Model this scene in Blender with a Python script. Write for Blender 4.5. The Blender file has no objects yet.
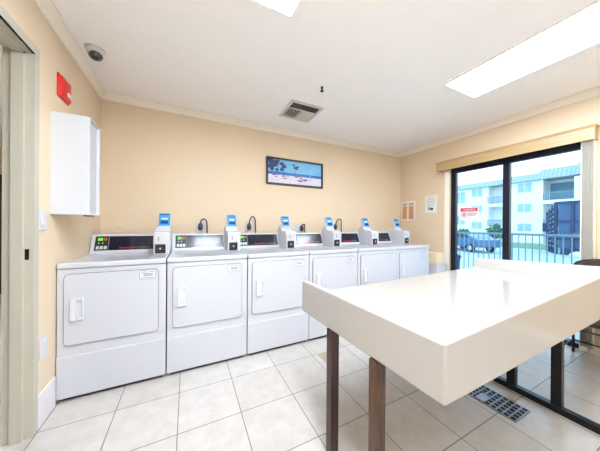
import bpy, bmesh, math, random
from mathutils import Vector, Matrix
random.seed(7)
S = bpy.context.scene
COL = S.collection
PI = math.pi

# ------------------------------------------------------------------ materials
def mat(name, col, rough=.5, metal=0., noise=0., nscale=8., bump=0., bscale=200., spec=.5, coat=0., emit=None, estr=0.):
    m = bpy.data.materials.new(name); m.use_nodes = True
    nt = m.node_tree; b = nt.nodes['Principled BSDF']
    b.inputs['Base Color'].default_value = (*col, 1)
    b.inputs['Roughness'].default_value = rough
    b.inputs['Metallic'].default_value = metal
    b.inputs['Specular IOR Level'].default_value = spec
    b.inputs['Coat Weight'].default_value = coat
    tc = nt.nodes.new('ShaderNodeTexCoord')
    if noise > 0:
        n = nt.nodes.new('ShaderNodeTexNoise'); n.inputs['Scale'].default_value = nscale; n.inputs['Detail'].default_value = 5
        r = nt.nodes.new('ShaderNodeValToRGB')
        lo = [c*(1-noise) for c in col]; hi = [min(1, c*(1+noise)) for c in col]
        r.color_ramp.elements[0].color = (*lo, 1); r.color_ramp.elements[1].color = (*hi, 1)
        r.color_ramp.elements[0].position = .3; r.color_ramp.elements[1].position = .7
        nt.links.new(tc.outputs['Object'], n.inputs['Vector']); nt.links.new(n.outputs['Fac'], r.inputs['Fac'])
        nt.links.new(r.outputs['Color'], b.inputs['Base Color'])
    if bump > 0:
        n2 = nt.nodes.new('ShaderNodeTexNoise'); n2.inputs['Scale'].default_value = bscale
        bp = nt.nodes.new('ShaderNodeBump'); bp.inputs['Strength'].default_value = bump; bp.inputs['Distance'].default_value = .002
        nt.links.new(tc.outputs['Object'], n2.inputs['Vector']); nt.links.new(n2.outputs['Fac'], bp.inputs['Height'])
        nt.links.new(bp.outputs['Normal'], b.inputs['Normal'])
    if emit:
        b.inputs['Emission Color'].default_value = (*emit, 1); b.inputs['Emission Strength'].default_value = estr
    return m

def sr(r, g, b):
    f = lambda c: (c/255/12.92) if c/255 <= .04045 else ((c/255+.055)/1.055)**2.4
    return (f(r), f(g), f(b))

TILE, TX, TY = .398, -.4484, 2.0245
def tile_mat():
    m = bpy.data.materials.new('floor_tile'); m.use_nodes = True; nt = m.node_tree; b = nt.nodes['Principled BSDF']
    tc = nt.nodes.new('ShaderNodeTexCoord'); mp = nt.nodes.new('ShaderNodeMapping'); mp.vector_type = 'POINT'
    mp.inputs['Location'].default_value = (-TX + 40*TILE, -TY + 40*TILE, 0)
    br = nt.nodes.new('ShaderNodeTexBrick'); br.offset = 0; br.squash = 1
    br.inputs['Scale'].default_value = 1; br.inputs['Brick Width'].default_value = TILE; br.inputs['Row Height'].default_value = TILE
    br.inputs['Mortar Size'].default_value = .0032; br.inputs['Mortar Smooth'].default_value = .2
    br.inputs['Color1'].default_value = (*sr(194, 187, 180), 1); br.inputs['Color2'].default_value = (*sr(200, 194, 188), 1)
    br.inputs['Mortar'].default_value = (*sr(120, 113, 104), 1)
    n = nt.nodes.new('ShaderNodeTexNoise'); n.inputs['Scale'].default_value = 9; n.inputs['Detail'].default_value = 8; n.inputs['Roughness'].default_value = .65
    r = nt.nodes.new('ShaderNodeValToRGB'); r.color_ramp.elements[0].position = .35; r.color_ramp.elements[0].color = (.86, .82, .76, 1)
    r.color_ramp.elements[1].position = .62; r.color_ramp.elements[1].color = (1, 1, 1, 1)
    mx = nt.nodes.new('ShaderNodeMix'); mx.data_type = 'RGBA'; mx.blend_type = 'MULTIPLY'; mx.inputs['Factor'].default_value = .75
    L = nt.links.new
    L(tc.outputs['Object'], mp.inputs['Vector']); L(mp.outputs['Vector'], br.inputs['Vector'])
    L(tc.outputs['Object'], n.inputs['Vector']); L(n.outputs['Fac'], r.inputs['Fac'])
    L(br.outputs['Color'], mx.inputs['A']); L(r.outputs['Color'], mx.inputs['B']); L(mx.outputs['Result'], b.inputs['Base Color'])
    b.inputs['Roughness'].default_value = .28
    bp = nt.nodes.new('ShaderNodeBump'); bp.inputs['Strength'].default_value = .4; bp.inputs['Distance'].default_value = .002; bp.invert = True
    L(br.outputs['Fac'], bp.inputs['Height']); L(bp.outputs['Normal'], b.inputs['Normal'])
    return m

def wood_mat(name, c1, c2, rough=.4, scale=(6, 6, 1)):
    m = bpy.data.materials.new(name); m.use_nodes = True; nt = m.node_tree; b = nt.nodes['Principled BSDF']
    tc = nt.nodes.new('ShaderNodeTexCoord'); mp = nt.nodes.new('ShaderNodeMapping'); mp.inputs['Scale'].default_value = scale
    n = nt.nodes.new('ShaderNodeTexNoise'); n.inputs['Scale'].default_value = 6; n.inputs['Detail'].default_value = 6
    r = nt.nodes.new('ShaderNodeValToRGB'); r.color_ramp.elements[0].color = (*c1, 1); r.color_ramp.elements[1].color = (*c2, 1)
    r.color_ramp.elements[0].position = .35; r.color_ramp.elements[1].position = .65
    L = nt.links.new
    L(tc.outputs['Object'], mp.inputs['Vector']); L(mp.outputs['Vector'], n.inputs['Vector']); L(n.outputs['Fac'], r.inputs['Fac'])
    L(r.outputs['Color'], b.inputs['Base Color']); b.inputs['Roughness'].default_value = rough
    return m

def glass_mat(name, tint):
    m = bpy.data.materials.new(name); m.use_nodes = True; nt = m.node_tree; nt.nodes.clear()
    o = nt.nodes.new('ShaderNodeOutputMaterial'); t = nt.nodes.new('ShaderNodeBsdfTransparent'); g = nt.nodes.new('ShaderNodeBsdfGlossy')
    f = nt.nodes.new('ShaderNodeFresnel'); f.inputs['IOR'].default_value = 1.25; x = nt.nodes.new('ShaderNodeMixShader')
    t.inputs['Color'].default_value = (*tint, 1); g.inputs['Roughness'].default_value = .02
    L = nt.links.new
    L(f.outputs['Fac'], x.inputs['Fac']); L(t.outputs['BSDF'], x.inputs[1]); L(g.outputs['BSDF'], x.inputs[2]); L(x.outputs['Shader'], o.inputs['Surface'])
    return m

def slat_mat(name, c1, c2, axis, period, frac, rough=.6):
    """vertical or horizontal stripes: a real two-tone pattern (roof tiles, ribs)"""
    m = bpy.data.materials.new(name); m.use_nodes = True; nt = m.node_tree; b = nt.nodes['Principled BSDF']
    tc = nt.nodes.new('ShaderNodeTexCoord'); sp = nt.nodes.new('ShaderNodeSeparateXYZ')
    d = nt.nodes.new('ShaderNodeMath'); d.operation = 'DIVIDE'; d.inputs[1].default_value = period
    fr = nt.nodes.new('ShaderNodeMath'); fr.operation = 'FRACT'
    lt = nt.nodes.new('ShaderNodeMath'); lt.operation = 'LESS_THAN'; lt.inputs[1].default_value = frac
    mx = nt.nodes.new('ShaderNodeMix'); mx.data_type = 'RGBA'; mx.inputs['A'].default_value = (*c1, 1); mx.inputs['B'].default_value = (*c2, 1)
    L = nt.links.new
    L(tc.outputs['Object'], sp.inputs[0]); L(sp.outputs[axis], d.inputs[0]); L(d.outputs[0], fr.inputs[0]); L(fr.outputs[0], lt.inputs[0])
    L(lt.outputs[0], mx.inputs['Factor']); L(mx.outputs['Result'], b.inputs['Base Color']); b.inputs['Roughness'].default_value = rough
    return m

M = dict(
    tile=tile_mat(),
    basetile=mat('baseboard_tile', sr(226, 218, 216), .3, noise=.03, nscale=12),
    wall=mat('wall_paint', sr(224, 202, 172), .55, noise=.015, nscale=2, bump=.08, bscale=120),
    ceil=mat('ceiling_paint', sr(250, 247, 246), .7, noise=.01, nscale=3, bump=.1, bscale=150),
    trim=mat('trim_paint', sr(242, 234, 220), .45, noise=.01),
    frame_beige=mat('door_frame_paint', sr(190, 183, 166), .45, noise=.02),
    strike=mat('strike_plate', sr(40, 36, 34), .4, .6, noise=.05),
    white=mat('white_enamel', sr(197, 197, 203), .22, noise=.006, nscale=3),
    white2=mat('white_enamel_deck', sr(197, 197, 203), .14, noise=.006, nscale=3),
    plastic=mat('white_plastic', sr(208, 208, 210), .35, noise=.01),
    groove=mat('door_gasket_grey', sr(120, 120, 126), .6, noise=.03),
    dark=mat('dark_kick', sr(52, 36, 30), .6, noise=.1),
    panel=mat('console_glass_navy', sr(18, 18, 40), .2, noise=.02, coat=.2),
    ctrl=mat('control_black', sr(22, 26, 26), .3, noise=.05),
    green=mat('display_green', sr(70, 190, 60), .4, emit=sr(90, 230, 60), estr=.6, noise=.02),
    amber=mat('display_amber', sr(150, 70, 30), .4, emit=sr(200, 80, 30), estr=.25, noise=.02),
    button=mat('button_pale', sr(190, 205, 195), .4, noise=.03),
    red=mat('logo_red', sr(240, 28, 34), .5, noise=.02),
    redpl=mat('alarm_red', sr(222, 24, 30), .3, noise=.02),
    greytxt=mat('grey_print', sr(135, 135, 140), .5, noise=.02),
    steel=mat('coin_plate_steel', sr(205, 206, 208), .3, .35, noise=.03),
    black=mat('black_plastic', sr(16, 16, 20), .35, noise=.05),
    blue=mat('reader_blue', sr(24, 140, 205), .35, noise=.03),
    bluedk=mat('reader_screen', sr(20, 60, 110), .15, noise=.05),
    paper=mat('paper_white', sr(226, 225, 223), .6, noise=.01),
    table=mat('table_gloss_white', sr(172, 166, 160), .12, noise=.008, nscale=2, coat=.2),
    leg=wood_mat('leg_brown', sr(40, 24, 14), sr(90, 54, 22), .35, (8, 8, 1.2)),
    leg2=wood_mat('leg_redbrown', sr(30, 14, 14), sr(60, 20, 18), .35, (8, 8, 1.2)),
    bmetal=mat('black_metal', sr(14, 13, 16), .35, .2, noise=.1),
    alu=mat('bronze_black_aluminium', sr(20, 20, 36), .35, .2, noise=.06),
    valance=wood_mat('valance_tan', sr(180, 150, 106), sr(190, 160, 116), .35, (4, .6, 8)),
    blind=mat('blind_vane', sr(248, 243, 233), .5, noise=.02),
    glass=glass_mat('door_glass', (.84, .93, .97)),
    diffuser=mat('troffer_diffuser', (.9, .9, .9), .5, emit=(.82, .94, 1.08), estr=23.5, noise=.01),
    tanpl=mat('tan_plastic', sr(226, 205, 170), .4, noise=.02),
    brown=wood_mat('brown_door', sr(50, 26, 14), sr(84, 44, 22), .4, (4, 4, .6)),
    wicker=mat('wicker_brown', sr(60, 44, 36), .6, noise=.3, nscale=60, bump=.6, bscale=150),
    seat=mat('seat_dark', sr(48, 36, 44), .5, noise=.1, nscale=30),
    conc=mat('concrete', sr(196, 194, 194), .8, noise=.08, nscale=3),
    grass=mat('lawn_green', sr(120, 150, 110), .9, noise=.2, nscale=5),
    bwall=mat('stucco_white', sr(240, 245, 246), .8, noise=.02, nscale=.6),
    rail=mat('rail_bluegrey', sr(120, 150, 165), .5, .2, noise=.03),
    bglass=mat('window_grey_glass', sr(150, 185, 198), .2, noise=.08, nscale=1.5),
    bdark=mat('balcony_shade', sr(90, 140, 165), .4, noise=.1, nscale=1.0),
    roof=slat_mat('roof_tile_blue', sr(150, 164, 170), sr(166, 178, 183), 'Y', .35, .5),
    cont=mat('container_blue', sr(62, 92, 128), .55, noise=.12, nscale=2),
    contd=mat('container_dark', sr(36, 58, 92), .55, noise=.15, nscale=2),
    rust=mat('rust_band', sr(120, 92, 104), .6, noise=.15),
    car=mat('car_blue', sr(40, 92, 132), .25, noise=.04, coat=.5),
    carg=mat('car_glass', sr(24, 44, 60), .1, noise=.05),
    tyre=mat('tyre_black', sr(24, 34, 48), .7, noise=.1),
    leaf=mat('leaf_green', sr(70, 118, 84), .7, noise=.25, nscale=9),
    binblue=mat('bin_navy', sr(36, 56, 104), .5, noise=.06),
    chrome=mat('grate_steel', sr(150, 160, 178), .35, .3, noise=.05),
    pit=mat('grate_pit', sr(14, 14, 22), .8, noise=.1),
    ventdark=mat('vent_shade_backing', sr(74, 60, 46), .8, noise=.05),  # dark brown carries the shade inside the vent
    ventslat=mat('vent_slat', sr(208, 198, 188), .5, noise=.03),
    cord=mat('cord_grey', sr(70, 66, 70), .5, noise=.05),
    lens=mat('camera_lens', sr(26, 18, 26), .08, noise=.05, coat=1),
    sea=mat('print_sea', sr(30, 105, 175), .4, noise=.15, nscale=20),
    sky1=mat('print_sky', sr(110, 180, 220), .4, noise=.12, nscale=6),
    sand=mat('print_sand', sr(214, 208, 220), .4, noise=.06, nscale=12),
    palm=mat('print_palm', sr(30, 52, 100), .4, noise=.3, nscale=30),
    prt=mat('print_umbrella', sr(120, 86, 130), .4, noise=.25, nscale=40),
    orange=mat('poster_orange', sr(230, 190, 140), .5, noise=.06, nscale=20),
    redtxt=mat('poster_red_text', sr(176, 84, 60), .5, noise=.05),
    frameblk=wood_mat('picture_frame', sr(34, 22, 18), sr(52, 34, 28), .3, (4, 4, 4)),
)

# ------------------------------------------------------------------ mesh builder
class MB:
    def __init__(s): s.bm = bmesh.new(); s.mi = 0
    def face(s, vs):
        try: f = s.bm.faces.new(vs); f.material_index = s.mi; return f
        except ValueError: return None
    def poly(s, pts): return s.face([s.bm.verts.new(p) for p in pts])
    def hexa(s, b, t):
        B = [s.bm.verts.new(p) for p in b]; T = [s.bm.verts.new(p) for p in t]; n = len(B)
        s.face(B[::-1]); s.face(T)
        for i in range(n): s.face([B[i], B[(i+1) % n], T[(i+1) % n], T[i]])
        return s
    def box(s, x0, x1, y0, y1, z0, z1):
        return s.hexa([(x0, y0, z0), (x1, y0, z0), (x1, y1, z0), (x0, y1, z0)], [(x0, y0, z1), (x1, y0, z1), (x1, y1, z1), (x0, y1, z1)])
    def prism(s, prof, ax, a, b):
        f = {'x': lambda u, v, w: (w, u, v), 'y': lambda u, v, w: (u, w, v), 'z': lambda u, v, w: (u, v, w)}[ax]
        return s.hexa([f(u, v, a) for u, v in prof], [f(u, v, b) for u, v in prof])
    def tube(s, path, r, n=10, cap=True):
        path = [Vector(p) for p in path]; rings = []
        rr = r if isinstance(r, (list, tuple)) else [r]*len(path)
        prev = None
        for i, p in enumerate(path):
            d = (path[min(i+1, len(path)-1)] - path[max(i-1, 0)]).normalized()
            if prev is None:
                a = d.orthogonal().normalized()
            else:
                a = (prev - d*prev.dot(d)).normalized()
            prev = a; b = d.cross(a)
            rings.append([s.bm.verts.new(p + (a*math.cos(2*PI*k/n) + b*math.sin(2*PI*k/n))*rr[i]) for k in range(n)])
        for i in range(len(rings)-1):
            for k in range(n): s.face([rings[i][k], rings[i][(k+1) % n], rings[i+1][(k+1) % n], rings[i+1][k]])
        if cap: s.face(rings[0][::-1]); s.face(rings[-1])
        return s
    def cyl(s, p0, p1, r, n=20): return s.tube([p0, p1], r, n)
    def lathe(s, prof, c=(0, 0, 0), n=24):
        rings = []
        for r, z in prof:
            rings.append([s.bm.verts.new((c[0]+r*math.cos(2*PI*k/n), c[1]+r*math.sin(2*PI*k/n), c[2]+z)) for k in range(n)])
        for i in range(len(rings)-1):
            for k in range(n): s.face([rings[i][k], rings[i][(k+1) % n], rings[i+1][(k+1) % n], rings[i+1][k]])
        s.face(rings[0][::-1]); s.face(rings[-1]); return s
    def xf(s, mtx): bmesh.ops.transform(s.bm, matrix=mtx, verts=s.bm.verts); return s
    def build(s, name, mats, parent=None, loc=(0, 0, 0), bevel=0, seg=2, smooth=False, rotz=0):
        bmesh.ops.recalc_face_normals(s.bm, faces=s.bm.faces)
        me = bpy.data.meshes.new(name); s.bm.to_mesh(me); s.bm.free()
        for m in (mats if isinstance(mats, list) else [mats]): me.materials.append(m)
        o = bpy.data.objects.new(name, me); COL.objects.link(o); o.location = loc; o.rotation_euler.z = rotz
        if parent: o.parent = parent
        if smooth:
            for p in me.polygons: p.use_smooth = True
        if bevel:
            b = o.modifiers.new('bevel', 'BEVEL'); b.width = bevel; b.segments = seg; b.limit_method = 'ANGLE'; b.angle_limit = math.radians(35)
            if not smooth:
                w = o.modifiers.new('wn', 'WEIGHTED_NORMAL'); w.keep_sharp = True
                for p in me.polygons: p.use_smooth = True
        return o

def tag(o, label, cat, group=None, kind=None):
    o['label'] = label; o['category'] = cat
    if group: o['group'] = group
    if kind: o['kind'] = kind
    return o
def empty(name, loc, label, cat, group=None, rotz=0):
    o = bpy.data.objects.new(name, None); COL.objects.link(o); o.location = loc; o.rotation_euler.z = rotz; o.empty_display_size = .1
    return tag(o, label, cat, group)
def struct(o, label=None):
    o['kind'] = 'structure'
    if label: o['label'] = label
    return o
def copy_tree(o, parent=None):
    c = o.copy(); COL.objects.link(c)
    if parent: c.parent = parent
    for ch in [x for x in list(bpy.data.objects) if x.parent == o]: copy_tree(ch, c)
    return c
def text(name, s, width, height, m, parent, mtx, ext=.0006):
    cu = bpy.data.curves.new('t', 'FONT'); cu.body = s; cu.align_x = 'CENTER'; cu.align_y = 'CENTER'; cu.extrude = .02; cu.resolution_u = 2
    t = bpy.data.objects.new('t', cu); COL.objects.link(t)
    dg = bpy.context.evaluated_depsgraph_get(); me = bpy.data.meshes.new_from_object(t.evaluated_get(dg))
    bpy.data.objects.remove(t); bpy.data.curves.remove(cu)
    xs = [v.co.x for v in me.vertices]; ys = [v.co.y for v in me.vertices]
    cx, cy = (max(xs)+min(xs))/2, (max(ys)+min(ys))/2; w, h = max(xs)-min(xs), max(ys)-min(ys)
    for v in me.vertices:
        v.co = mtx @ Vector(((v.co.x-cx)/w*width, (v.co.y-cy)/h*height, v.co.z/.02*ext))
    me.materials.clear(); me.materials.append(m); me.name = name
    o = bpy.data.objects.new(name, me); COL.objects.link(o); o.parent = parent
    return o
def frame4(X, Y, Z, T): return Matrix(((X[0], Y[0], Z[0], T[0]), (X[1], Y[1], Z[1], T[1]), (X[2], Y[2], Z[2], T[2]), (0, 0, 0, 1)))

# ------------------------------------------------------------------ room
L_, R_, B_, FR_, H = -.860, 3.814, 3.22, -1.9, 2.76
DZ0, DY0, DY1 = 2.37, 1.04, 1.99       # left doorway opening
SY0, SY1, SZ = .88, 2.262, 2.265        # sliding door opening
m = MB(); m.box(-3.9, 3.96, -2.05, 6.5, -.1, 0); struct(m.build('floor', M['tile']))
m = MB(); m.box(-3.9, 3.96, -2.05, 6.5, H, H+.1); struct(m.build('ceiling', M['ceil']))
m = MB(); m.box(L_-.115, R_+.15, B_, B_+.12, 0, H); struct(m.build('wall_back', M['wall']))
m = MB(); m.box(L_-.115, R_+.15, FR_-.12, FR_, 0, H); struct(m.build('wall_front', M['wall']))
m = MB(); m.box(L_-.115, L_, FR_, DY0-.004, 0, H); m.box(L_-.115, L_, DY1+.004, B_, 0, H); m.box(L_-.115, L_, DY0-.004, DY1+.004, DZ0+.004, H)
struct(m.build('wall_left', M['wall']))
m = MB(); m.box(R_, R_+.15, FR_, SY0, 0, H); m.box(R_, R_+.15, SY1, B_, 0, H); m.box(R_, R_+.15, SY0, SY1, SZ, H)
struct(m.build('wall_right', M['wall']))
# the hall beyond the left doorway
m = MB(); m.box(-3.9, -3.8, -2.05, 6.5, 0, H); m.box(-3.8, L_-.115, 6.35, 6.5, 0, H); m.box(-3.8, L_-.115, -2.05, -1.95, 0, H); m.box(L_-.115, L_-.02, B_+.12, 6.35, 0, H)
struct(m.build('wall_hall', M['wall']))
# crown moulding: cove profile
def crown(name, p0, p1, inw):
    pr = [(0, -.068), (.010, -.068), (.016, -.050), (.034, -.030), (.052, -.016), (.066, -.012), (.066, 0), (0, 0)]
    p0, p1, inw = Vector(p0), Vector(p1), Vector(inw); m = MB()
    m.hexa([p0 + inw*u + Vector((0, 0, v)) for u, v in pr], [p1 + inw*u + Vector((0, 0, v)) for u, v in pr])
    return struct(m.build(name, M['trim']))
crown('trim_1', (L_, B_, H), (R_, B_, H), (0, -1, 0))
crown('trim_2', (L_, FR_, H), (L_, B_, H), (1, 0, 0))
crown('trim_3', (R_, FR_, H), (R_, B_, H), (-1, 0, 0))
# tile baseboards
m = MB(); m.box(L_, L_+.010, DY1+.055, 2.262, 0, .215); m.box(L_, L_+.010, FR_, DY0-.055, 0, .215); struct(m.build('baseboard_left', M['basetile'], bevel=.002))
m = MB(); m.box(R_-.010, R_, FR_, SY0-.07, 0, .1); m.box(R_-.010, R_, SY1+.16, B_, 0, .1); struct(m.build('baseboard_right', M['trim'], bevel=.002))
m = MB(); m.box(L_, R_, B_-.010, B_, 0, .1); struct(m.build('baseboard_back', M['trim'], bevel=.002))

# left doorway frame (hollow metal)
def root_struct(name):
    o = bpy.data.objects.new(name, None); COL.objects.link(o); o['kind'] = 'structure'; return o
d1 = root_struct('door_1')
def jamb(y, s):   # s=+1: far jamb (opening lies at smaller y)
    pr = [(L_+.010, y+s*.052), (L_+.010, y), (L_-.033, y), (L_-.033, y-s*.016), (L_-.085, y-s*.016), (L_-.085, y), (L_-.125, y), (L_-.125, y+s*.052),
          (L_-.116, y+s*.052), (L_-.116, y+s*.002), (L_-.001, y+s*.002), (L_-.001, y+s*.052)]
    return pr
m = MB(); m.prism(jamb(DY1, 1), 'z', 0, DZ0+.052); m.build('jamb', M['frame_beige'], d1)
m = MB(); m.prism(jamb(DY0, -1), 'z', 0, DZ0+.052); m.build('jamb', M['frame_beige'], d1)
m = MB(); m.box(L_-.125, L_+.0105, DY0, DY1, DZ0-.004, DZ0); m.box(L_-.085, L_-.033, DY0, DY1, DZ0-.02, DZ0-.004)
m.box(L_, L_+.0105, DY0-.052, DY1+.052, DZ0-.004, DZ0+.052); m.build('head', M['frame_beige'], d1)
m = MB(); m.box(L_-.028, L_-.010, DY1-.0025, DY1, 1.10, 1.165); m.build('strike_plate', M['strike'], d1)
# the brown door at the end of the hall
d3 = root_struct('door_3')
m = MB(); m.box(-3.35, -2.35, 6.29, 6.345, 0, 2.15); m.build('door_leaf', M['brown'], d3, bevel=.004)
m = MB(); m.box(-3.43, -3.35, 6.27, 6.349, 0, 2.23); m.box(-2.35, -2.27, 6.27, 6.349, 0, 2.23); m.box(-3.35, -2.35, 6.27, 6.349, 2.15, 2.23); m.build('door_casing', M['brown'], d3)
m = MB(); m.cyl((-2.45, 6.29, 1.0), (-2.45, 6.24, 1.0), .012); m.cyl((-2.45, 6.24, 1.0), (-2.57, 6.24, 1.0), .010); m.build('door_handle', M['steel'], d3, smooth=True)

# sliding glass door
d2 = root_struct('door_2')
X0, X1 = R_+.035, R_+.095
m = MB(); m.box(X0, X1, SY0, SY1, SZ-.09, SZ); m.build('head_rail', M['alu'], d2, bevel=.003)
m = MB(); m.box(X0-.02, X1+.01, SY0, SY1, 0, .05); m.build('sill_track', M['alu'], d2, bevel=.003)
m = MB(); m.box(X0, X1, SY1-.075, SY1, .05, SZ-.09); m.build('stile', M['alu'], d2, bevel=.003)
m = MB(); m.box(X0, X1, 1.505, 1.58, .05, SZ-.09); m.build('stile', M['alu'], d2, bevel=.003)
m = MB(); m.box(X0+.03, X1, SY0, SY0+.014, .05, SZ-.09); m.build('stile', M['alu'], d2, bevel=.003)
m = MB(); m.box(X0+.042, X0+.048, 1.58, SY1-.075, .05, SZ-.09); m.build('glass_pane', M['glass'], d2)
m = MB(); m.box(X0+.050, X0+.056, SY0+.014, 1.505, .05, SZ-.09); m.build('glass_pane', M['glass'], d2)
# casing round the sliding door
m = MB(); m.box(R_-.012, R_, SY1, SY1+.075, 0, 2.22); m.box(R_-.012, R_, SY0-.062, SY0, 0, 2.22); struct(m.build('trim_4', M['trim'], bevel=.003))
m = MB(); m.box(R_-.0005, X0, SY0-.0005, SY0+.004, 0, SZ); struct(m.build('trim_5', M['trim']))

# ------------------------------------------------------------------ dryers
PITCH, FY, X00 = .70, 2.274, -.8595
def rrect(x0, x1, z0, z1, r, n=5):
    p = []
    for cx, cz, a0 in ((x1-r, z1-r, 0), (x0+r, z1-r, 90), (x0+r, z0+r, 180), (x1-r, z0+r, 270)):
        for k in range(n+1):
            a = math.radians(a0 + 90*k/n); p.append((cx+r*math.cos(a), cz+r*math.sin(a)))
    return p
SD = Vector((0, .085, .185)); SL = SD.length; SN = Vector((0, -.185, .085)) / SL; SU = SD / SL; SO = Vector((0, .600, 1.03))
def slope_box(m, x0, x1, t0, t1, h0, h1):
    P = lambda x, t, h: Vector((x, 0, 0)) + SO + SD*t + SN*h
    return m.hexa([P(x0, t0, h0), P(x1, t0, h0), P(x1, t1, h0), P(x0, t1, h0)], [P(x0, t0, h1), P(x1, t0, h1), P(x1, t1, h1), P(x0, t1, h1)])
def make_dryer():
    t = empty('clothes_dryer', (0, 0, 0), '', 'dryer', 'dryers along the back wall')
    MB().box(.004, .696, .006, .70, .028, .986).build('cabinet_body', M['white'], t, bevel=.006)
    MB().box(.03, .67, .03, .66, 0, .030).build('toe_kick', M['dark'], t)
    MB().box(.004, .696, -.004, .70, .987, 1.03).build('worktop', M['white2'], t, bevel=.010, seg=3)
    MB().box(.005, .695, 0, .010, .030, .338).build('lower_panel', M['white'], t, bevel=.004)
    d = MB().prism(rrect(.047, .640, .420, .945, .03), 'y', -.008, .008).build('door', M['white'], t, bevel=.003)
    MB().prism(rrect(.043, .644, .416, .949, .034), 'y', -.0005, .007).build('door_gasket', M['groove'], d)
    h = MB()
    h.box(.087, .118, -.026, -.006, .605, .765); h.box(.118, .160, -.022, -.006, .605, .622); h.box(.118, .160, -.022, -.006, .748, .765); h.box(.153, .160, -.020, -.006, .622, .748)
    h.prism([(.118, -.010), (.153, -.0085), (.153, -.006), (.118, -.006)], 'z', .622, .748)
    h.build('handle', M['plastic'], d, bevel=.004)
    s = MB().prism(rrect(.508, .622, .866, .942, .008), 'y', -.0095, -.007).build('door_label', M['groove'], d)
    MB().prism(rrect(.511, .619, .869, .939, .007), 'y', -.0105, -.0085).build('label_face', M['plastic'], s)
    k = MB()
    for z, a, b in ((.927, .52, .56), (.927, .575, .61), (.913, .535, .60), (.905, .535, .60), (.897, .535, .60), (.880, .52, .61)): k.box(a, b, -.0112, -.010, z-.0025, z+.0025)
    k.build('label_print', M['greytxt'], s)
    c = MB().prism([(.600, 1.028), (.685, 1.215), (.722, 1.215), (.722, 1.028)], 'x', .006, .566).build('console', M['white'], t, bevel=.006, seg=3)
    p = slope_box(MB(), .040, .553, .16, .90, -.002, .002).build('console_panel', M['panel'], c, bevel=.001)
    q = slope_box(MB(), .044, .146, .18, .88, .001, .0035).build('control_pad', M['ctrl'], c)
    slope_box(MB(), .146, .150, .18, .88, .001, .0035).build('pad_edge', M['greytxt'], q)
    slope_box(MB(), .060, .098, .66, .80, .003, .005).build('display', M['green'], q)
    slope_box(MB(), .103, .132, .66, .80, .003, .005).build('display', M['amber'], q)
    for i in range(3): slope_box(MB(), .054+i*.030, .077+i*.030, .22, .38, .003, .006).build('button', M['button'], q, bevel=.001)
    for i in range(2): slope_box(MB(), .066+i*.03, .075+i*.03, .50, .56, .003, .005).build('button', M['button'], q)
    TM = lambda x, tt: frame4((1, 0, 0), SU, SN, Vector((x, 0, 0)) + SO + SD*tt + SN*.0023)
    text('logo_lettering', 'Speed Queen', .150, .022, M['red'], p, TM(.315, .27))
    text('logo_lettering', 'COMMERCIAL', .105, .015, M['greytxt'], p, TM(.455, .27))
    # coin box with card reader
    b = MB().prism([(.346, 1.030), (.346, 1.205), (.372, 1.245), (.50, 1.250), (.545, 1.300), (.60, 1.310), (.664, 1.250), (.664, 1.030)], 'x', .562, .698).build('coin_box', M['white'], t, bevel=.005)
    pl = MB().box(.577, .664, .3425, .347, 1.134, 1.226).build('coin_plate', M['steel'], b, bevel=.002)
    MB().box(.603, .609, .341, .3435, 1.155, 1.20).build('coin_slot', M['black'], pl)
    bl = MB().box(.576, .666, .341, .347, 1.038, 1.126).build('lock_plate', M['black'], b, bevel=.004)
    MB().cyl((.621, .342, 1.082), (.621, .336, 1.082), .026, 20).build('lock_ring', M['ctrl'], bl)
    MB().cyl((.621, .337, 1.084), (.621, .333, 1.084), .009, 14).build('lock_core', M['steel'], bl)
    # reader: tilted slab
    ro = Vector((0, .535, 1.297)); ru = Vector((0, .060, .148)); rl = ru.length; ru_ = ru/rl; rn = Vector((0, -ru_.z, ru_.y))
    def rb(mm, x0, x1, a0, a1, h0, h1):
        P = lambda x, a, h: Vector((x, 0, 0)) + ro + ru_*rl*a + rn*h
        return mm.hexa([P(x0, a0, h0), P(x1, a0, h0), P(x1, a1, h0), P(x0, a1, h0)], [P(x0, a0, h1), P(x1, a0, h1), P(x1, a1, h1), P(x0, a1, h1)])
    r = rb(MB(), .584, .694, 0, 1, -.045, 0).build('card_reader', M['plastic'], t, bevel=.006)
    f = rb(MB(), .587, .691, .06, .97, -.002, .004).build('reader_face', M['blue'], r, bevel=.006)
    rb(MB(), .604, .674, .20, .42, .003, .006).build('reader_screen', M['bluedk'], f, bevel=.002)
    rb(MB(), .610, .668, .52, .62, .003, .0055).build('reader_label', M['paper'], f)
    rb(MB(), .600, .678, .84, .90, .003, .0055).build('reader_slot', M['bluedk'], f)
    return t
proto = make_dryer()
DL = ['white dryer at the left end of the row, beside the left wall',
      'second white dryer from the left wall, with a plugged outlet above its grey console',
      'third white dryer from the left wall, with a tall looping cord behind it',
      'fourth white dryer from the left wall, just behind the corner of the folding table',
      'fifth white dryer from the left wall, second from the right end of the row',
      'white dryer at the right end of the row, beside the tan trash can']
for i in range(6):
    o = proto if i == 0 else copy_tree(proto)
    o.location = (X00 + PITCH*i, FY, 0); o['label'] = DL[i]

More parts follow.
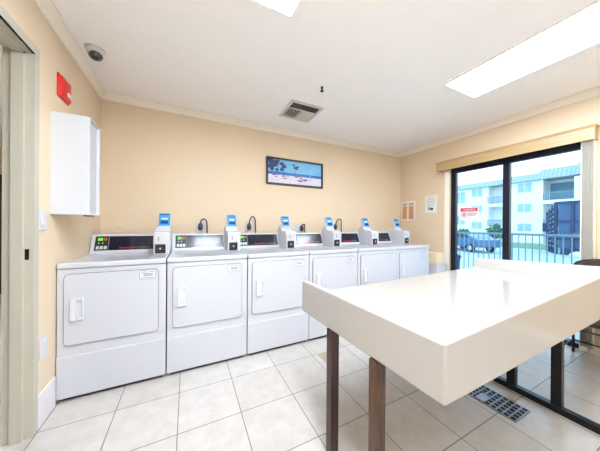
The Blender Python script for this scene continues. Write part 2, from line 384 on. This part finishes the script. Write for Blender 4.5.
# ------------------------------------------------------------------ outlets, cords on the back wall
def outlet(x, z, label):
    t = empty('wall_outlet', (x, B_, z), label, 'outlet', 'outlets above the dryers')
    MB().box(-.055, .055, -.008, 0, -.075, .075).build('face_plate', M['plastic'], t, bevel=.004)
    for dz in (-.03, .03): MB().prism(rrect(-.02, .02, dz-.018, dz+.018, .012), 'y', -.011, -.007).build('socket', M['plastic'], t)
    return t
def cord(x, z, hgt, wid, label):
    t = empty('power_cord', (x, B_-.008, z), label, 'power cord', 'cords plugged in above the dryers')
    MB().lathe([(.012, -.045), (.026, -.035), (.032, -.005), (.030, .02), (.018, .042), (.010, .05)], (0, -.024, 0), 16).build('plug', M['cord'], t, smooth=True)
    n = 14; pts = []
    for k in range(n+1):
        a = PI*k/n; pts.append((wid*.5*(1-math.cos(a)), -.03-.03*math.sin(a), .045 + hgt*math.sin(a)*(1-.1*k/n)))
    pts += [(wid+.004, -.03, -.05), (wid+.006, -.028, -.14), (wid+.006, -.028, -.25)]
    MB().tube(pts, .0085, 8).build('cord', M['cord'], t, smooth=True)
    return t
outlet(.152, 1.29, 'white outlet plate above the second dryer from the left')
outlet(.775, 1.30, 'white outlet plate above the third dryer from the left')
outlet(1.535, 1.285, 'white outlet plate above the fourth dryer from the left')
outlet(2.215, 1.30, 'white outlet plate above the fifth dryer from the left')
cord(.150, 1.295, .055, .075, 'dark plug and short looped cord above the second dryer from the left')
cord(.775, 1.30, .10, .085, 'dark plug with the tall arched cord above the third dryer from the left')
cord(1.600, 1.275, .02, .045, 'dark plug with hardly any visible cord above the fourth dryer from the left')
cord(2.235, 1.30, .09, .11, 'dark arched cord above the fifth dryer, partly behind a blue card reader')

# ------------------------------------------------------------------ picture
pc = empty('framed_picture', (1.503, B_, 2.126), 'wide dark framed beach picture hanging on the back wall', 'picture')
w, h = .48, .201
m = MB(); m.box(-w, w, -.03, 0, h-.026, h); m.box(-w, w, -.03, 0, -h, -h+.026); m.box(-w, -w+.026, -.03, 0, -h+.026, h-.026); m.box(w-.026, w, -.03, 0, -h+.026, h-.026)
m.build('picture_frame', M['frameblk'], pc, bevel=.003)
m = MB(); w2, h2 = w-.026, h-.026
m.mi = 0; m.box(-w2, w2, -.010, 0, -.005, h2)
m.mi = 1; m.box(-w2, w2, -.010, 0, -.05, -.005)
m.mi = 2; m.box(-w2, w2, -.010, 0, -h2, -.05)
m.mi = 3
random.seed(3)
for k in range(46):
    x = -w2+.015 + abs(random.gauss(0, .11)); z = random.uniform(.02, h2-.012); r = random.uniform(.012, .03)
    if x > w2-.05: continue
    m.poly([(x+r*1.3*math.cos(a), -.0102-.00002*k, min(h2-.002, z+r*math.sin(a))) for a in [2*PI*j/7 for j in range(7)]])
for k in range(9):
    x = -.02 + random.gauss(0, .05); z = random.uniform(.05, .13); r = random.uniform(.008, .018)
    m.poly([(x+r*2*math.cos(a), -.0112-.00002*k, z+r*math.sin(a)) for a in [2*PI*j/7 for j in range(7)]])
for x in (-.30, -.20, -.02): m.box(x-.004, x+.004, -.0118, -.010, -.06, .09)
m.mi = 4
for k in range(16):
    x = random.uniform(-.36, .18); z = random.uniform(-.13, -.06); r = random.uniform(.012, .03)
    m.poly([(x-r*1.5, -.0122-.00002*k, z), (x+r*1.5, -.0122-.00002*k, z), (x+r*.7, -.0122-.00002*k, z+r*.8), (x-r*.7, -.0122-.00002*k, z+r*.8)])
m.mi = 0
m.box(.245, .255, -.0125, -.010, -.12, h2-.02)
m.build('print', [M['sky1'], M['sea'], M['sand'], M['palm'], M['prt']], pc)

# ------------------------------------------------------------------ left wall things
cb = empty('wall_cabinet', (L_, 2.195, 1.388), 'tall narrow white cabinet on the left wall above the first dryer', 'cabinet')
D, W, HH = .211, .222, .72
m = MB(); m.box(0, D, 0, .014, 0, HH); m.box(0, D, W-.014, W, 0, HH); m.box(0, D, .014, W-.014, 0, .014); m.box(0, D, .014, W-.014, HH-.014, HH); m.box(0, .012, .014, W-.014, .014, HH-.014)
m.build('cabinet_body', M['plastic'], cb, bevel=.002)
dp = MB().box(D-.030, D-.018, .016, W-.016, .016, HH-.016).build('cabinet_door', mat('cabinet_door_grey', sr(196, 196, 200), .4, noise=.02), cb)
MB().tube([(D-.018, .06, .36), (D-.008, .06, .36), (D-.004, .06, .36)], [.008, .012, .008], 14).build('knob', M['steel'], dp, smooth=True)
MB().box(D-.05, D-.012, .05, .15, -.010, 0).build('latch', M['groove'], cb)

fa = empty('fire_alarm', (L_-.003, 2.365, 2.345), 'red fire alarm strobe on the left wall above the cabinet', 'fire alarm')
MB().prism([(-.085, -.085), (.085, -.085), (.085, .085), (-.085, .085)], 'x', 0, .014).build('back_box', M['redpl'], fa, bevel=.004)
MB().hexa([(.014, -.08, -.08), (.014, .08, -.08), (.014, .08, .08), (.014, -.08, .08)], [(.030, -.065, -.07), (.030, .07, -.07), (.030, .07, .07), (.030, -.065, .07)]).build('horn_cover', M['redpl'], fa, bevel=.004)
MB().box(.028, .038, .005, .062, -.050, -.015).build('strobe_lens', M['plastic'], fa, bevel=.004)

sw = empty('light_switch', (L_, 2.096, 1.345), 'white wall switch plate beside the doorway', 'light switch')
MB().box(0, .008, -.041, .041, -.066, .066).build('face_plate', M['plastic'], sw, bevel=.003)
MB().box(.007, .013, -.016, .016, -.033, .033).build('rocker', M['plastic'], sw, bevel=.003)
so = empty('wall_outlet', (L_, 2.116, .50), 'white outlet plate low on the left wall beside the first dryer', 'outlet')
MB().box(0, .008, -.041, .041, -.07, .07).build('face_plate', M['plastic'], so, bevel=.003)
for dz in (-.03, .03): MB().prism(rrect(-.018, .018, dz-.018, dz+.018, .01), 'x', .007, .011).build('socket', M['plastic'], so)

# ------------------------------------------------------------------ ceiling things
cam_ = empty('security_camera', (-.690, 2.440, H), 'white dome security camera with dark lens on the ceiling', 'camera')
MB().lathe([(.050, -.010), (.066, -.008), (.068, 0)], (0, 0, 0), 28).build('mount_plate', M['plastic'], cam_, smooth=True)
ax = Vector((.16, -.30, -.94)).normalized(); c0 = Vector((0, 0, -.012))
m = MB(); m.tube([c0, c0 + ax*.030, c0 + ax*.046, c0 + ax*.052], [.058, .057, .053, .045], 28); m.build('housing', M['plastic'], cam_, smooth=True)
m = MB(); pts = []; rr = []
for k in range(7):
    a = k/6*PI/2; pts.append(c0 + ax*(.050 + .032*math.sin(a))); rr.append(max(.002, .046*math.cos(a)))
m.tube(pts, rr, 24); d_ = m.build('lens_dome', M['lens'], cam_, smooth=True)
m = MB(); m.tube([c0 + ax*.079 + Vector((0, -.006, 0)), c0 + ax*.084 + Vector((0, -.006, 0))], .014, 14); m.build('lens', M['bluedk'], d_)

va = empty('ceiling_vent', (1.275, 2.60, H), 'square white air vent with brown louvers in the ceiling', 'vent')
q = .215; qi = .180
m = MB(); z0, z1 = -.014, 0
m.box(-q, q, -q, -qi, z0, z1); m.box(-q, q, qi, q, z0, z1); m.box(-q, -qi, -qi, qi, z0, z1); m.box(qi, q, -qi, qi, z0, z1); m.build('vent_frame', M['plastic'], va, bevel=.004)
MB().box(-qi, qi, -qi, qi, -.002, 0).build('vent_shade_backing', M['ventdark'], va)  # flat backing just behind the louvers, duct shade put into its colour
for k in range(4):
    y = -qi+.012 + k*.032
    MB().hexa([(-qi, y, -.013), (qi, y, -.013), (qi, y+.003, -.013), (-qi, y+.003, -.013)], [(-qi, y+.018, -.003), (qi, y+.018, -.003), (qi, y+.021, -.003), (-qi, y+.021, -.003)]).build('louver', M['ventslat'], va)
for k in range(5):
    x = -qi+.01 + k*.034
    MB().hexa([(x, -.045, -.013), (x+.003, -.045, -.013), (x+.003, qi, -.013), (x, qi, -.013)], [(x+.018, -.045, -.003), (x+.021, -.045, -.003), (x+.021, qi, -.003), (x+.018, qi, -.003)]).build('louver', M['ventslat'], va)
for k in range(7):
    y = -.040 + k*.031
    MB().hexa([(.0, y+.02, -.013), (qi, y+.02, -.013), (qi, y+.023, -.013), (.0, y+.023, -.013)], [(.0, y-.008, -.003), (qi, y-.008, -.003), (qi, y-.005, -.003), (.0, y-.005, -.003)]).build('louver', M['ventslat'], va)
MB().box(-.004, .002, -.045, qi, -.014, -.002).build('divider', M['plastic'], va); MB().box(-qi, qi, -.050, -.044, -.014, -.002).build('divider', M['plastic'], va)

sp = empty('fire_sprinkler', (1.245, 2.037, H), 'small dark sprinkler head on the ceiling near the air vent', 'sprinkler')
MB().lathe([(.010, -.022), (.012, 0)], (0, 0, 0), 14).build('stem', M['strike'], sp)
MB().lathe([(.004, -.04), (.006, -.022)], (0, 0, 0), 10).build('bulb', M['ctrl'], sp)
MB().lathe([(.018, -.045), (.018, -.040)], (0, 0, 0), 16).build('deflector', M['strike'], sp)

def troffer(x0, x1, y0, y1, label):
    t = empty('ceiling_light', ((x0+x1)/2, (y0+y1)/2, H), label, 'light', 'fluorescent ceiling panels')
    a, b = (x1-x0)/2, (y1-y0)/2; e = .022
    m = MB(); m.box(-a-e, a+e, -b-e, -b, -.012, 0); m.box(-a-e, a+e, b, b+e, -.012, 0); m.box(-a-e, -a, -b, b, -.012, 0); m.box(a, a+e, -b, b, -.012, 0)
    m.build('light_frame', M['ceil'], t, bevel=.002)
    MB().box(-a, a, -b, b, -.008, -.001).build('diffuser', M['diffuser'], t)
troffer(2.335, 2.835, .10, 1.425, 'long bright light panel in the ceiling over the folding table')
troffer(.135, .625, -1.2, 1.435, 'bright light panel cut off by the top edge of the photo')
troffer(-2.6, -2.1, 2.6, 3.8, 'light panel in the ceiling of the hall beyond the doorway')

# ------------------------------------------------------------------ valance, blinds, posters
vl = empty('window_valance', (R_, 1.58, 2.225), 'tan wooden valance box above the sliding glass door', 'valance')
y0, y1 = .765-1.58, 2.415-1.58
m = MB(); m.box(-.105, -.090, y0, y1, 0, .135); m.box(-.090, 0, y0, y0+.015, 0, .135); m.box(-.090, 0, y1-.015, y1, 0, .135); m.build('valance_board', M['valance'], vl, bevel=.002)
m = MB(); m.prism([(-.118, .148), (-.112, .128), (-.105, .122), (-.105, .135), (0, .135), (0, .148)], 'y', y0-.012, y1+.012); m.build('valance_cap', M['valance'], vl)
bd = empty('vertical_blinds', (R_-.05, .77, 0), 'cream vertical blinds stacked at the right side of the sliding door', 'blinds')
MB().box(-.07, -.03, -.80, .80, .02, .045).build('blind_track', M['blind'], vl)
for k in range(6):
    m = MB(); y = -.012 + k*.016 + .016
    pr = [(-.038, y), (0, y+.006), (.038, y), (.038, y+.002), (0, y+.008), (-.038, y+.002)]
    m.prism(pr, 'z', .06, 2.222); m.build('vane', M['blind'], bd)

FX = lambda y, z, x: frame4((0, -1, 0), (0, 0, 1), (-1, 0, 0), (x, y, z))
p1 = empty('notice_poster', (R_, 3.035, 1.607), 'two-column poster with orange panels and red text in the wall corner', 'poster')
MB().box(-.008, 0, -.155, .155, -.185, .185).build('poster_sheet', M['paper'], p1, bevel=.001)
for s in (-1, 1):
    m = MB(); m.mi = 0; m.box(-.0095, -.007, s*.072-.058, s*.072+.058, -.155, .10); m.mi = 1
    for k in range(13): m.box(-.0105, -.009, s*.072-.046, s*.072+.03+.016*random.random(), -.145+k*.0185, -.137+k*.0185)
    for k in range(2): m.box(-.0105, -.007, s*.072-.052, s*.072+.052, .115+k*.024, .127+k*.024)
    m.build('text_column', [M['orange'], M['redtxt']], p1)
MB().box(-.012, 0, -.155, .155, -.205, -.185).build('bottom_rail', M['orange'], p1)
p2 = empty('notice_sheet', (R_, 2.58, 1.705), 'white printed sheet with a small picture, left of the sliding door', 'poster')
MB().box(-.005, 0, -.108, .108, -.15, .15).build('paper_sheet', M['paper'], p2, bevel=.001)
m = MB()
for k, (a, b) in enumerate(((-.05, .05), (-.08, .07), (-.08, .08), (-.07, .08), (-.08, .06), (-.06, .07))): m.box(-.006, -.0045, a, b, .108-k*.028, .114-k*.028)
m.build('printed_lines', M['greytxt'], p2)
m = MB(); m.mi = 0; m.prism(rrect(-.015, .045, -.105, -.052, .02), 'x', -.0062, -.0045); m.mi = 1; m.prism(rrect(-.045, -.010, -.105, -.062, .012), 'x', -.0066, -.0045)
m.build('printed_picture', [M['greytxt'], M['ctrl']], p2)

sg = empty('warning_sign', (X0+.040, 2.012, 1.516), 'small red and white warning sign stuck on the sliding door glass', 'sign')
MB().box(-.003, 0, -.133, .133, -.10, .10).build('sign_sheet', mat('sign_pale', sr(236, 222, 226), .5, noise=.02), sg)
MB().box(-.0045, -.002, -.118, .118, .038, .092).build('sign_header', mat('sign_red', sr(200, 40, 60), .5, noise=.03), sg)
text('sign_lettering', 'WARNING', .17, .034, M['paper'], sg, FX(0, .065, -.0046))
m = MB(); n = 20
ring = [(math.cos(2*PI*k/n), math.sin(2*PI*k/n)) for k in range(n)]
m.mi = 0; m.prism([(.072+.036*a, -.012+.036*b) for a, b in ring], 'x', -.0040, -.002)
m.mi = 1; m.prism([(.072+.028*a, -.012+.028*b) for a, b in ring], 'x', -.0046, -.002)
m.mi = 2; m.prism([(.070+.014*a, -.012+.014*b) for a, b in ring], 'x', -.0052, -.002)
m.build('sign_symbol', [M['red'], M['paper'], M['black']], sg)
m = MB()
for k, (a, b) in enumerate(((-.11, .025), (-.10, .015), (-.09, .02))): m.box(-.0042, -.002, a, b, .006-k*.017, .013-k*.017)
m.build('sign_print', M['greytxt'], sg)

# ------------------------------------------------------------------ trash can beside the last dryer
tc_ = empty('trash_can', (3.62, 2.40, 0), 'tan lidded trash can between the last dryer and the right wall', 'trash can')
MB().hexa([(-.09, -.11, 0), (.09, -.11, 0), (.09, .11, 0), (-.09, .11, 0)], [(-.115, -.135, .70), (.115, -.135, .70), (.115, .135, .70), (-.115, .135, .70)]).build('can_body', M['plastic'], tc_, bevel=.015, seg=3)
MB().box(-.125, .125, -.145, .145, .70, .725).build('can_rim', M['ventslat'], tc_, bevel=.006)
MB().hexa([(-.118, -.138, .725), (.118, -.138, .725), (.118, .138, .725), (-.118, .138, .725)], [(-.075, -.125, .90), (.075, -.125, .90), (.075, .125, .90), (-.075, .125, .90)]).build('can_hood', M['tanpl'], tc_, bevel=.02, seg=4)

# ------------------------------------------------------------------ folding table
ft = empty('folding_table', (1.9, .95, 0), 'large glossy white laundry folding table with raised edges in the foreground', 'table')
o_ = Vector((1.9, .95, 0))
Ab, At = (.737, .446, .743), (.734, .446, .950)
Bb, Bt = (3.10, .498, .680), (3.10, .498, 1.002)
Cb, Ct = (3.10, 1.500, .743), (3.10, 1.500, .952)
Db, Dt = (.700, 1.390, .743), (.702, 1.390, .950)
Ati, Bti, Cti, Dti = (.764, .478, .950), (3.068, .530, 1.0), (3.068, 1.4985, .952), (.734, 1.3915, .950)
sFL, sFR, sBR, sBL = (.775, .520, .853), (2.960, .565, .857), (2.960, 1.494, .853), (.742, 1.392, .853)
m = MB(); V = {k: m.bm.verts.new(Vector(v) - o_) for k, v in dict(Ab=Ab, At=At, Bb=Bb, Bt=Bt, Cb=Cb, Ct=Ct, Db=Db, Dt=Dt, Ati=Ati, Bti=Bti, Cti=Cti, Dti=Dti, sFL=sFL, sFR=sFR, sBR=sBR, sBL=sBL).items()}
for f in ('Ab At Dt Db', 'Ab Bb Bt At', 'Bb Cb Ct Bt', 'Ab Db Cb Bb', 'At Ati Dti Dt', 'At Bt Bti Ati', 'Bt Ct Cti Bti', 'Ati sFL sBL Dti', 'Ati Bti sFR sFL', 'Bti Cti sBR sFR', 'sFL sFR sBR sBL'):
    m.face([V[k] for k in f.split()])
m.face([V[k] for k in 'Db Dt Dti sBL'.split()]); m.face([V[k] for k in 'Ct Cb sBR Cti'.split()]); m.face([V[k] for k in 'Db sBL sBR Cb'.split()])
m.build('tabletop', M['table'], ft, bevel=.011, seg=4)
for x, y, lm in ((.712, 1.045, 'leg2'), (.718, .716, 'leg')):
    MB().box(x-1.9, x+.05-1.9, y-.95, y+.05-.95, 0, .742).build('leg', M[lm], ft, bevel=.002)
bf = MB().box(2.36-1.9, 2.41-1.9, .18-.95, 1.27-.95, 0, .045).build('base_bar', M['bmetal'], ft, bevel=.003)
for y in (.88, .625):
    MB().box(2.36-1.9, 2.41-1.9, y-.95, y+.055-.95, .045, .70 if y < .7 else .72).build('post', M['bmetal'], ft, bevel=.003)

# ------------------------------------------------------------------ floor grates
fg = empty('floor_grate', (2.10, .895, 0), 'steel floor grate with dark square holes under the folding table', 'grate')
MB().box(-.11, .11, -.16, .15, .0005, .002).build('grate_pit', M['pit'], fg)
m = MB()
for k in range(6): m.box(-.11+k*.0425, -.11+k*.0425+.0075, -.16, .15, .002, .008)
for k in range(9): m.box(-.11, .11, -.16+k*.0378, -.16+k*.0378+.0075, .002, .008)
m.build('grate_bars', M['chrome'], fg)
m = MB(); m.box(-.105, -.01, .025, .085, .008, .014); m.build('damper_plate', M['chrome'], fg, bevel=.002)
dr = empty('floor_drain_cover', (1.265, 1.935, 0), 'small tan cover plate set in the floor before the dryers', 'floor cover')
MB().box(-.065, .065, -.085, .085, .0005, .005).build('cover_plate', mat('tan_cover', sr(176, 160, 128), .5, noise=.1, nscale=30), dr, bevel=.002)
m = MB()
for k in range(5): m.box(-.045, .045, -.062+k*.028, -.056+k*.028, .005, .0056)
m.build('slot_row', M['greytxt'], dr)

# ------------------------------------------------------------------ chair
ch = empty('wicker_chair', (3.485, .66, 0), 'dark wicker chair with black metal legs against the wall beside the blinds', 'chair')
for x, y in ((.205, .235), (.205, -.235), (-.215, .235), (-.215, -.235)):
    MB().tube([(x, y, 0), (x, y, .43)], .011, 10).build('leg', M['bmetal'], ch, smooth=True)
for z in (.13, .245): MB().tube([(.205, -.235, z), (.205, .235, z)], .0075, 8).build('rung', M['bmetal'], ch, smooth=True)
for y in (-.235, .235): MB().tube([(-.215, y, .13), (.205, y, .13)], .0075, 8).build('rung', M['bmetal'], ch, smooth=True)
MB().box(-.24, .225, -.25, .25, .425, .465).build('seat', M['seat'], ch, bevel=.015, seg=3)
m = MB(); n = 14; top = []; bot = []
for k in range(n+1):
    y = -.25+.5*k/n; z = .90 + .10*math.sqrt(max(0, 1-(y/.25)**2)); top.append((y, z))
m.prism([(-.25, .465)] + [(.25, .465)] + top[::-1], 'x', .195, .225)
m.build('backrest', M['wicker'], ch, bevel=.008)
m = MB(); m.tube([(.21, y, z) for y, z in [(-.25, .43)] + top + [(.25, .43)]], .012, 8); m.build('back_frame', M['bmetal'], ch, smooth=True)

# ------------------------------------------------------------------ outdoors
GZ = -.6
m = MB(); m.box(R_+.15, 6.5, -6, 9, -.14, -.02); struct(m.build('ground', M['conc']), 'pale concrete patio outside the sliding door')
m = MB(); m.box(6.5, 60, -40, 60, GZ-.2, GZ); struct(m.build('ground', M['conc']), 'pale paved yard beyond the railing')
m = MB(); m.box(26.9, 34.5, -5, 30, GZ, GZ+.06); tag(m.build('lawn', M['grass']), 'strip of green lawn in front of the white apartment building', 'lawn', kind='stuff')

rl = empty('patio_railing', (6.3, 2.4, -.02), 'blue-grey metal patio railing with thin pickets outside the sliding door', 'railing')
MB().box(-.025, .025, -2.6, 2.6, 1.16, 1.205).build('top_rail', M['rail'], rl, bevel=.004)
MB().box(-.018, .018, -2.6, 2.6, .08, .115).build('bottom_rail', M['rail'], rl, bevel=.004)
for k in range(46):
    y = 2.407-2.4 + .1065*(k-24)
    MB().box(-.008, .008, y-.008, y+.008, .115, 1.16).build('picket', M['rail'], rl)
for y in (-2.6, -1.9, .03, 2.56): MB().box(-.024, .024, y, y+.048, 0, 1.16).build('post', M['rail'], rl)
bn = empty('patio_bin', (5.0, 2.95, -.02), 'navy blue bin standing on the patio by the left door frame', 'bin')
MB().lathe([(.13, 0), (.19, .70)], (0, 0, 0), 20).build('bin_body', M['binblue'], bn)
MB().lathe([(.205, .70), (.20, .74), (.10, .78)], (0, 0, 0), 20).build('bin_lid', M['binblue'], bn, smooth=True)

ab = empty('apartment_building', (38, 14, GZ), 'three-storey white apartment building beyond the yard', 'building')
def bbox(m, y0, y1, z0, z1, x0=0., x1=.5): return m.box(x0, x1, y0-14, y1-14, z0-GZ, z1-GZ)
# facade wings (leaving the balcony bays open)
m = MB()
bbox(m, 2.0, 9.15, GZ, 6.85, -.4, 6); bbox(m, 11.75, 15.6, GZ, 7.0, 0, 6); bbox(m, 17.3, 24.5, GZ, 7.0, .2, 6)
bbox(m, 9.15, 11.75, GZ, 7.0, 1.9, 6); bbox(m, 15.6, 17.3, GZ, 7.0, 1.6, 6)
m.build('facade', M['bwall'], ab)
for y0, y1 in ((9.15, 11.75), (15.6, 17.3)):
    for z in (.9, 4.05):
        bbox(MB(), y0, y1, z, z+.40, -.25, 1.9).build('balcony_slab', M['bwall'], ab)
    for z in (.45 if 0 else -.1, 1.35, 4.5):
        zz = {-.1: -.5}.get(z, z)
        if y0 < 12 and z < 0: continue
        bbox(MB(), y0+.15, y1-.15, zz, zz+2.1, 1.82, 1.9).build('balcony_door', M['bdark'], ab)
    for z in (1.3, 4.45):
        m = MB(); bbox(m, y0, y1, z+.85, z+.93, -.2, -.12)
        n = int((y1-y0)/.14)
        for k in range(n): bbox(m, y0+.05+k*.14, y0+.10+k*.14, z, z+.85, -.18, -.14)
        m.build('balcony_rail', M['rail'], ab)
m = MB(); bbox(m, 11.62, 11.80, GZ, 7.0, -.3, 0); m.build('pilaster', M['bwall'], ab)
def win(y0, y1, z0, z1, x=0.):
    f = bbox(MB(), y0-.08, y1+.08, z0-.08, z1+.08, x-.06, x+.02).build('window', M['bwall'], ab)
    g = MB(); yc = (y0+y1)/2; bbox(g, y0, yc-.04, z0, z1, x-.09, x-.05); bbox(g, yc+.04, y1, z0, z1, x-.09, x-.05)
    g.build('pane', M['bglass'], f)
for z0, z1 in ((5.65, 6.75), (3.2, 4.2), (.75, 1.72)): win(12.7, 14.0, z0, z1)
for z0, z1 in ((5.7, 6.75), (3.35, 4.35), (1.0, 2.0)): win(18.05, 19.35, z0, z1, .2)
for z0, z1 in ((4.9, 6.6), (1.6, 2.9)): win(20.3, 21.7, z0, z1, .2)
for z0, z1 in ((5.6, 6.7), (3.2, 4.2)): win(6.2, 7.6, z0, z1, -.4)
def mans(y0, y1, z0, z1, x0=-.6):
    m = MB(); m.prism([(x0, z0-GZ), (x0+.7, z1-GZ), (6, z1-GZ), (6, z0-GZ)], 'y', y0-14, y1-14); m.build('roof_band', M['roof'], ab)
mans(11.9, 15.6, 6.95, 7.85); mans(15.6, 24.5, 6.95, 7.75, -.4); mans(8.9, 11.9, 6.95, 8.15, -.7); mans(2.0, 8.9, 6.95, 8.35, -1.0)

ct = empty('blue_container', (23.5, 5.75, GZ), 'tall dark blue steel container with ribs standing beyond the railing', 'container')
ct.scale = (1.28, 1.28, 1.28)
# long side faces the laundry room (towards -x), end with ladder frame at its +y end
MB().box(0, 2.2, -4.0, .55, .35, 2.90).build('container_body', M['cont'], ct, bevel=.02)
for k in range(7): MB().box(-.10, 0, -.05-k*.62, .07-k*.62, .35, 2.90).build('rib', M['contd'], ct)
for z in (.80, 1.75, 2.78): MB().box(-.07, 0, -4.0, .55, z, z+.12).build('rail_band', M['contd'], ct)
MB().box(-.12, -.07, -3.9, .0, 1.02, 1.20).build('stripe', M['rust'], ct)
MB().box(-.05, 2.1, -3.9, .45, 0, .35).build('skid_base', M['contd'], ct)
for i in range(4):
    MB().box(.1+i*.55, .22+i*.55, .62+i*.27, .74+i*.27, 0, 2.9-i*.16).build('ladder_post', M['contd'], ct)
for k in range(9):
    MB().tube([(.15, .68, .4+k*.29), (1.8, 1.49, .4+k*.25)], .045, 6).build('ladder_rung', M['rail'], ct)
MB().tube([(.15, .70, .5), (1.8, 1.5, 2.2)], .06, 6).build('brace', M['contd'], ct)
MB().box(1.7, 2.0, 1.40, 1.70, 1.2, 1.75).build('meter_box', M['contd'], ct)
wb = MB(); wb.lathe([(.35, 0), (.42, .12), (.30, .25), (.10, .34)], (0, 0, 0), 9)
tag(wb.build('debris_sack', M['paper'], None, loc=(22.6, 5.3, GZ)), 'white sack lying on the ground before the blue container', 'sack')

def car(name, loc, rot, label, m1):
    t = empty(name, loc, label, 'car', None, rot)
    pr = [(-2.1, .35), (-2.1, .80), (-1.95, .95), (-1.25, 1.02), (-.55, 1.42), (.75, 1.46), (1.55, 1.05), (2.05, .95), (2.1, .40)]
    b = MB().prism(pr, 'y', -.85, .85).build('car_body', m1, t, bevel=.10, seg=3)
    m = MB(); gl = [(-1.10, 1.06), (-.52, 1.37), (.70, 1.40), (1.35, 1.06)]
    m.prism(gl, 'y', -.87, .87); m.build('side_windows', M['carg'], t)
    MB().hexa([(-1.27, -.70, 1.03), (-1.27, .70, 1.03), (-1.20, .70, 1.03), (-1.20, -.70, 1.03)], [(-.62, -.62, 1.41), (-.62, .62, 1.41), (-.55, .62, 1.41), (-.55, -.62, 1.41)]).build('windshield', M['carg'], t)
    for x in (-1.3, 1.3):
        for y in (-.88, .70): 
            w = MB().cyl((x, y, .33), (x, y+.18, .33), .33, 20).build('wheel', M['tyre'], t)
            MB().cyl((x, y-.01, .33), (x, y+.19, .33), .18, 14).build('hubcap', M['steel'], w)
    for y in (-.6, .6): MB().box(-2.14, -2.05, y-.14, y+.14, .68, .80).build('headlamp', M['paper'], t)
    return t
car('parked_car', (20.2, 10.6, GZ), math.radians(-112), 'blue car parked in the yard behind the left half of the railing', M['car'])

def shrub(x, y, z, s, n, seed, label):
    random.seed(seed); m = MB()
    for k in range(n):
        u = random.uniform(-1, 1); a = random.uniform(0, 2*PI); r = s*random.uniform(.55, 1)
        p = Vector((r*math.sqrt(1-u*u)*math.cos(a), r*math.sqrt(1-u*u)*math.sin(a), s*1.5 + r*1.2*u))
        d = Vector((random.uniform(-1, 1), random.uniform(-1, 1), random.uniform(-.3, 1))).normalized(); e = d.orthogonal()*.10; d = d*.24
        m.poly([p-e*.2, p+d*.5+e, p+d, p+d*.5-e])
    t = empty('shrub', (x, y, z), label, 'shrub')
    m.build('foliage', M['leaf'], t)
    MB().tube([(0, 0, 0), (.05, 0, s*1.2)], [.06, .04], 7).build('stem', M['rust'], t, smooth=True)
shrub(31, 13.4, GZ+.08, .8, 320, 1, 'green bushy shrub before the building, seen left of the door mullion')
shrub(31, 16.6, GZ+.08, .6, 260, 2, 'low green shrub before the building, seen above the parked car')

# ------------------------------------------------------------------ light: sky outside
w = bpy.data.worlds.new('sky'); S.world = w; w.use_nodes = True; nt = w.node_tree
bg = nt.nodes['Background']; tc = nt.nodes.new('ShaderNodeTexCoord'); sx = nt.nodes.new('ShaderNodeSeparateXYZ'); rp = nt.nodes.new('ShaderNodeValToRGB')
rp.color_ramp.elements[0].position = .0; rp.color_ramp.elements[0].color = (.92, .97, 1.0, 1)
rp.color_ramp.elements[1].position = .7; rp.color_ramp.elements[1].color = (.42, .72, 1.0, 1)
nt.links.new(tc.outputs['Generated'], sx.inputs[0]); nt.links.new(sx.outputs['Z'], rp.inputs['Fac']); nt.links.new(rp.outputs['Color'], bg.inputs['Color'])
bg.inputs['Strength'].default_value = 2.2

# ------------------------------------------------------------------ camera
f = 228.7; yw, pt, rl_ = [math.radians(a) for a in (26.19, -.075, .40)]
fw = Vector((math.sin(yw)*math.cos(pt), math.cos(yw)*math.cos(pt), math.sin(pt))); rt = Vector((math.cos(yw), -math.sin(yw), 0)); up = rt.cross(fw)
r2 = rt*math.cos(rl_) + up*math.sin(rl_); u2 = -rt*math.sin(rl_) + up*math.cos(rl_)
cd = bpy.data.cameras.new('camera'); co = bpy.data.objects.new('camera', cd); COL.objects.link(co)
cd.sensor_fit = 'HORIZONTAL'; cd.sensor_width = 36; cd.lens = 36*f/600; cd.clip_start = .02; cd.clip_end = 300
co.matrix_world = frame4(r2, u2, -fw, (0, 0, 1.323)); S.camera = co
S.view_settings.view_transform = 'Standard'; S.view_settings.look = 'None'; S.view_settings.gamma = 1; S.view_settings.use_curve_mapping = False
S.view_settings.exposure = 0.6
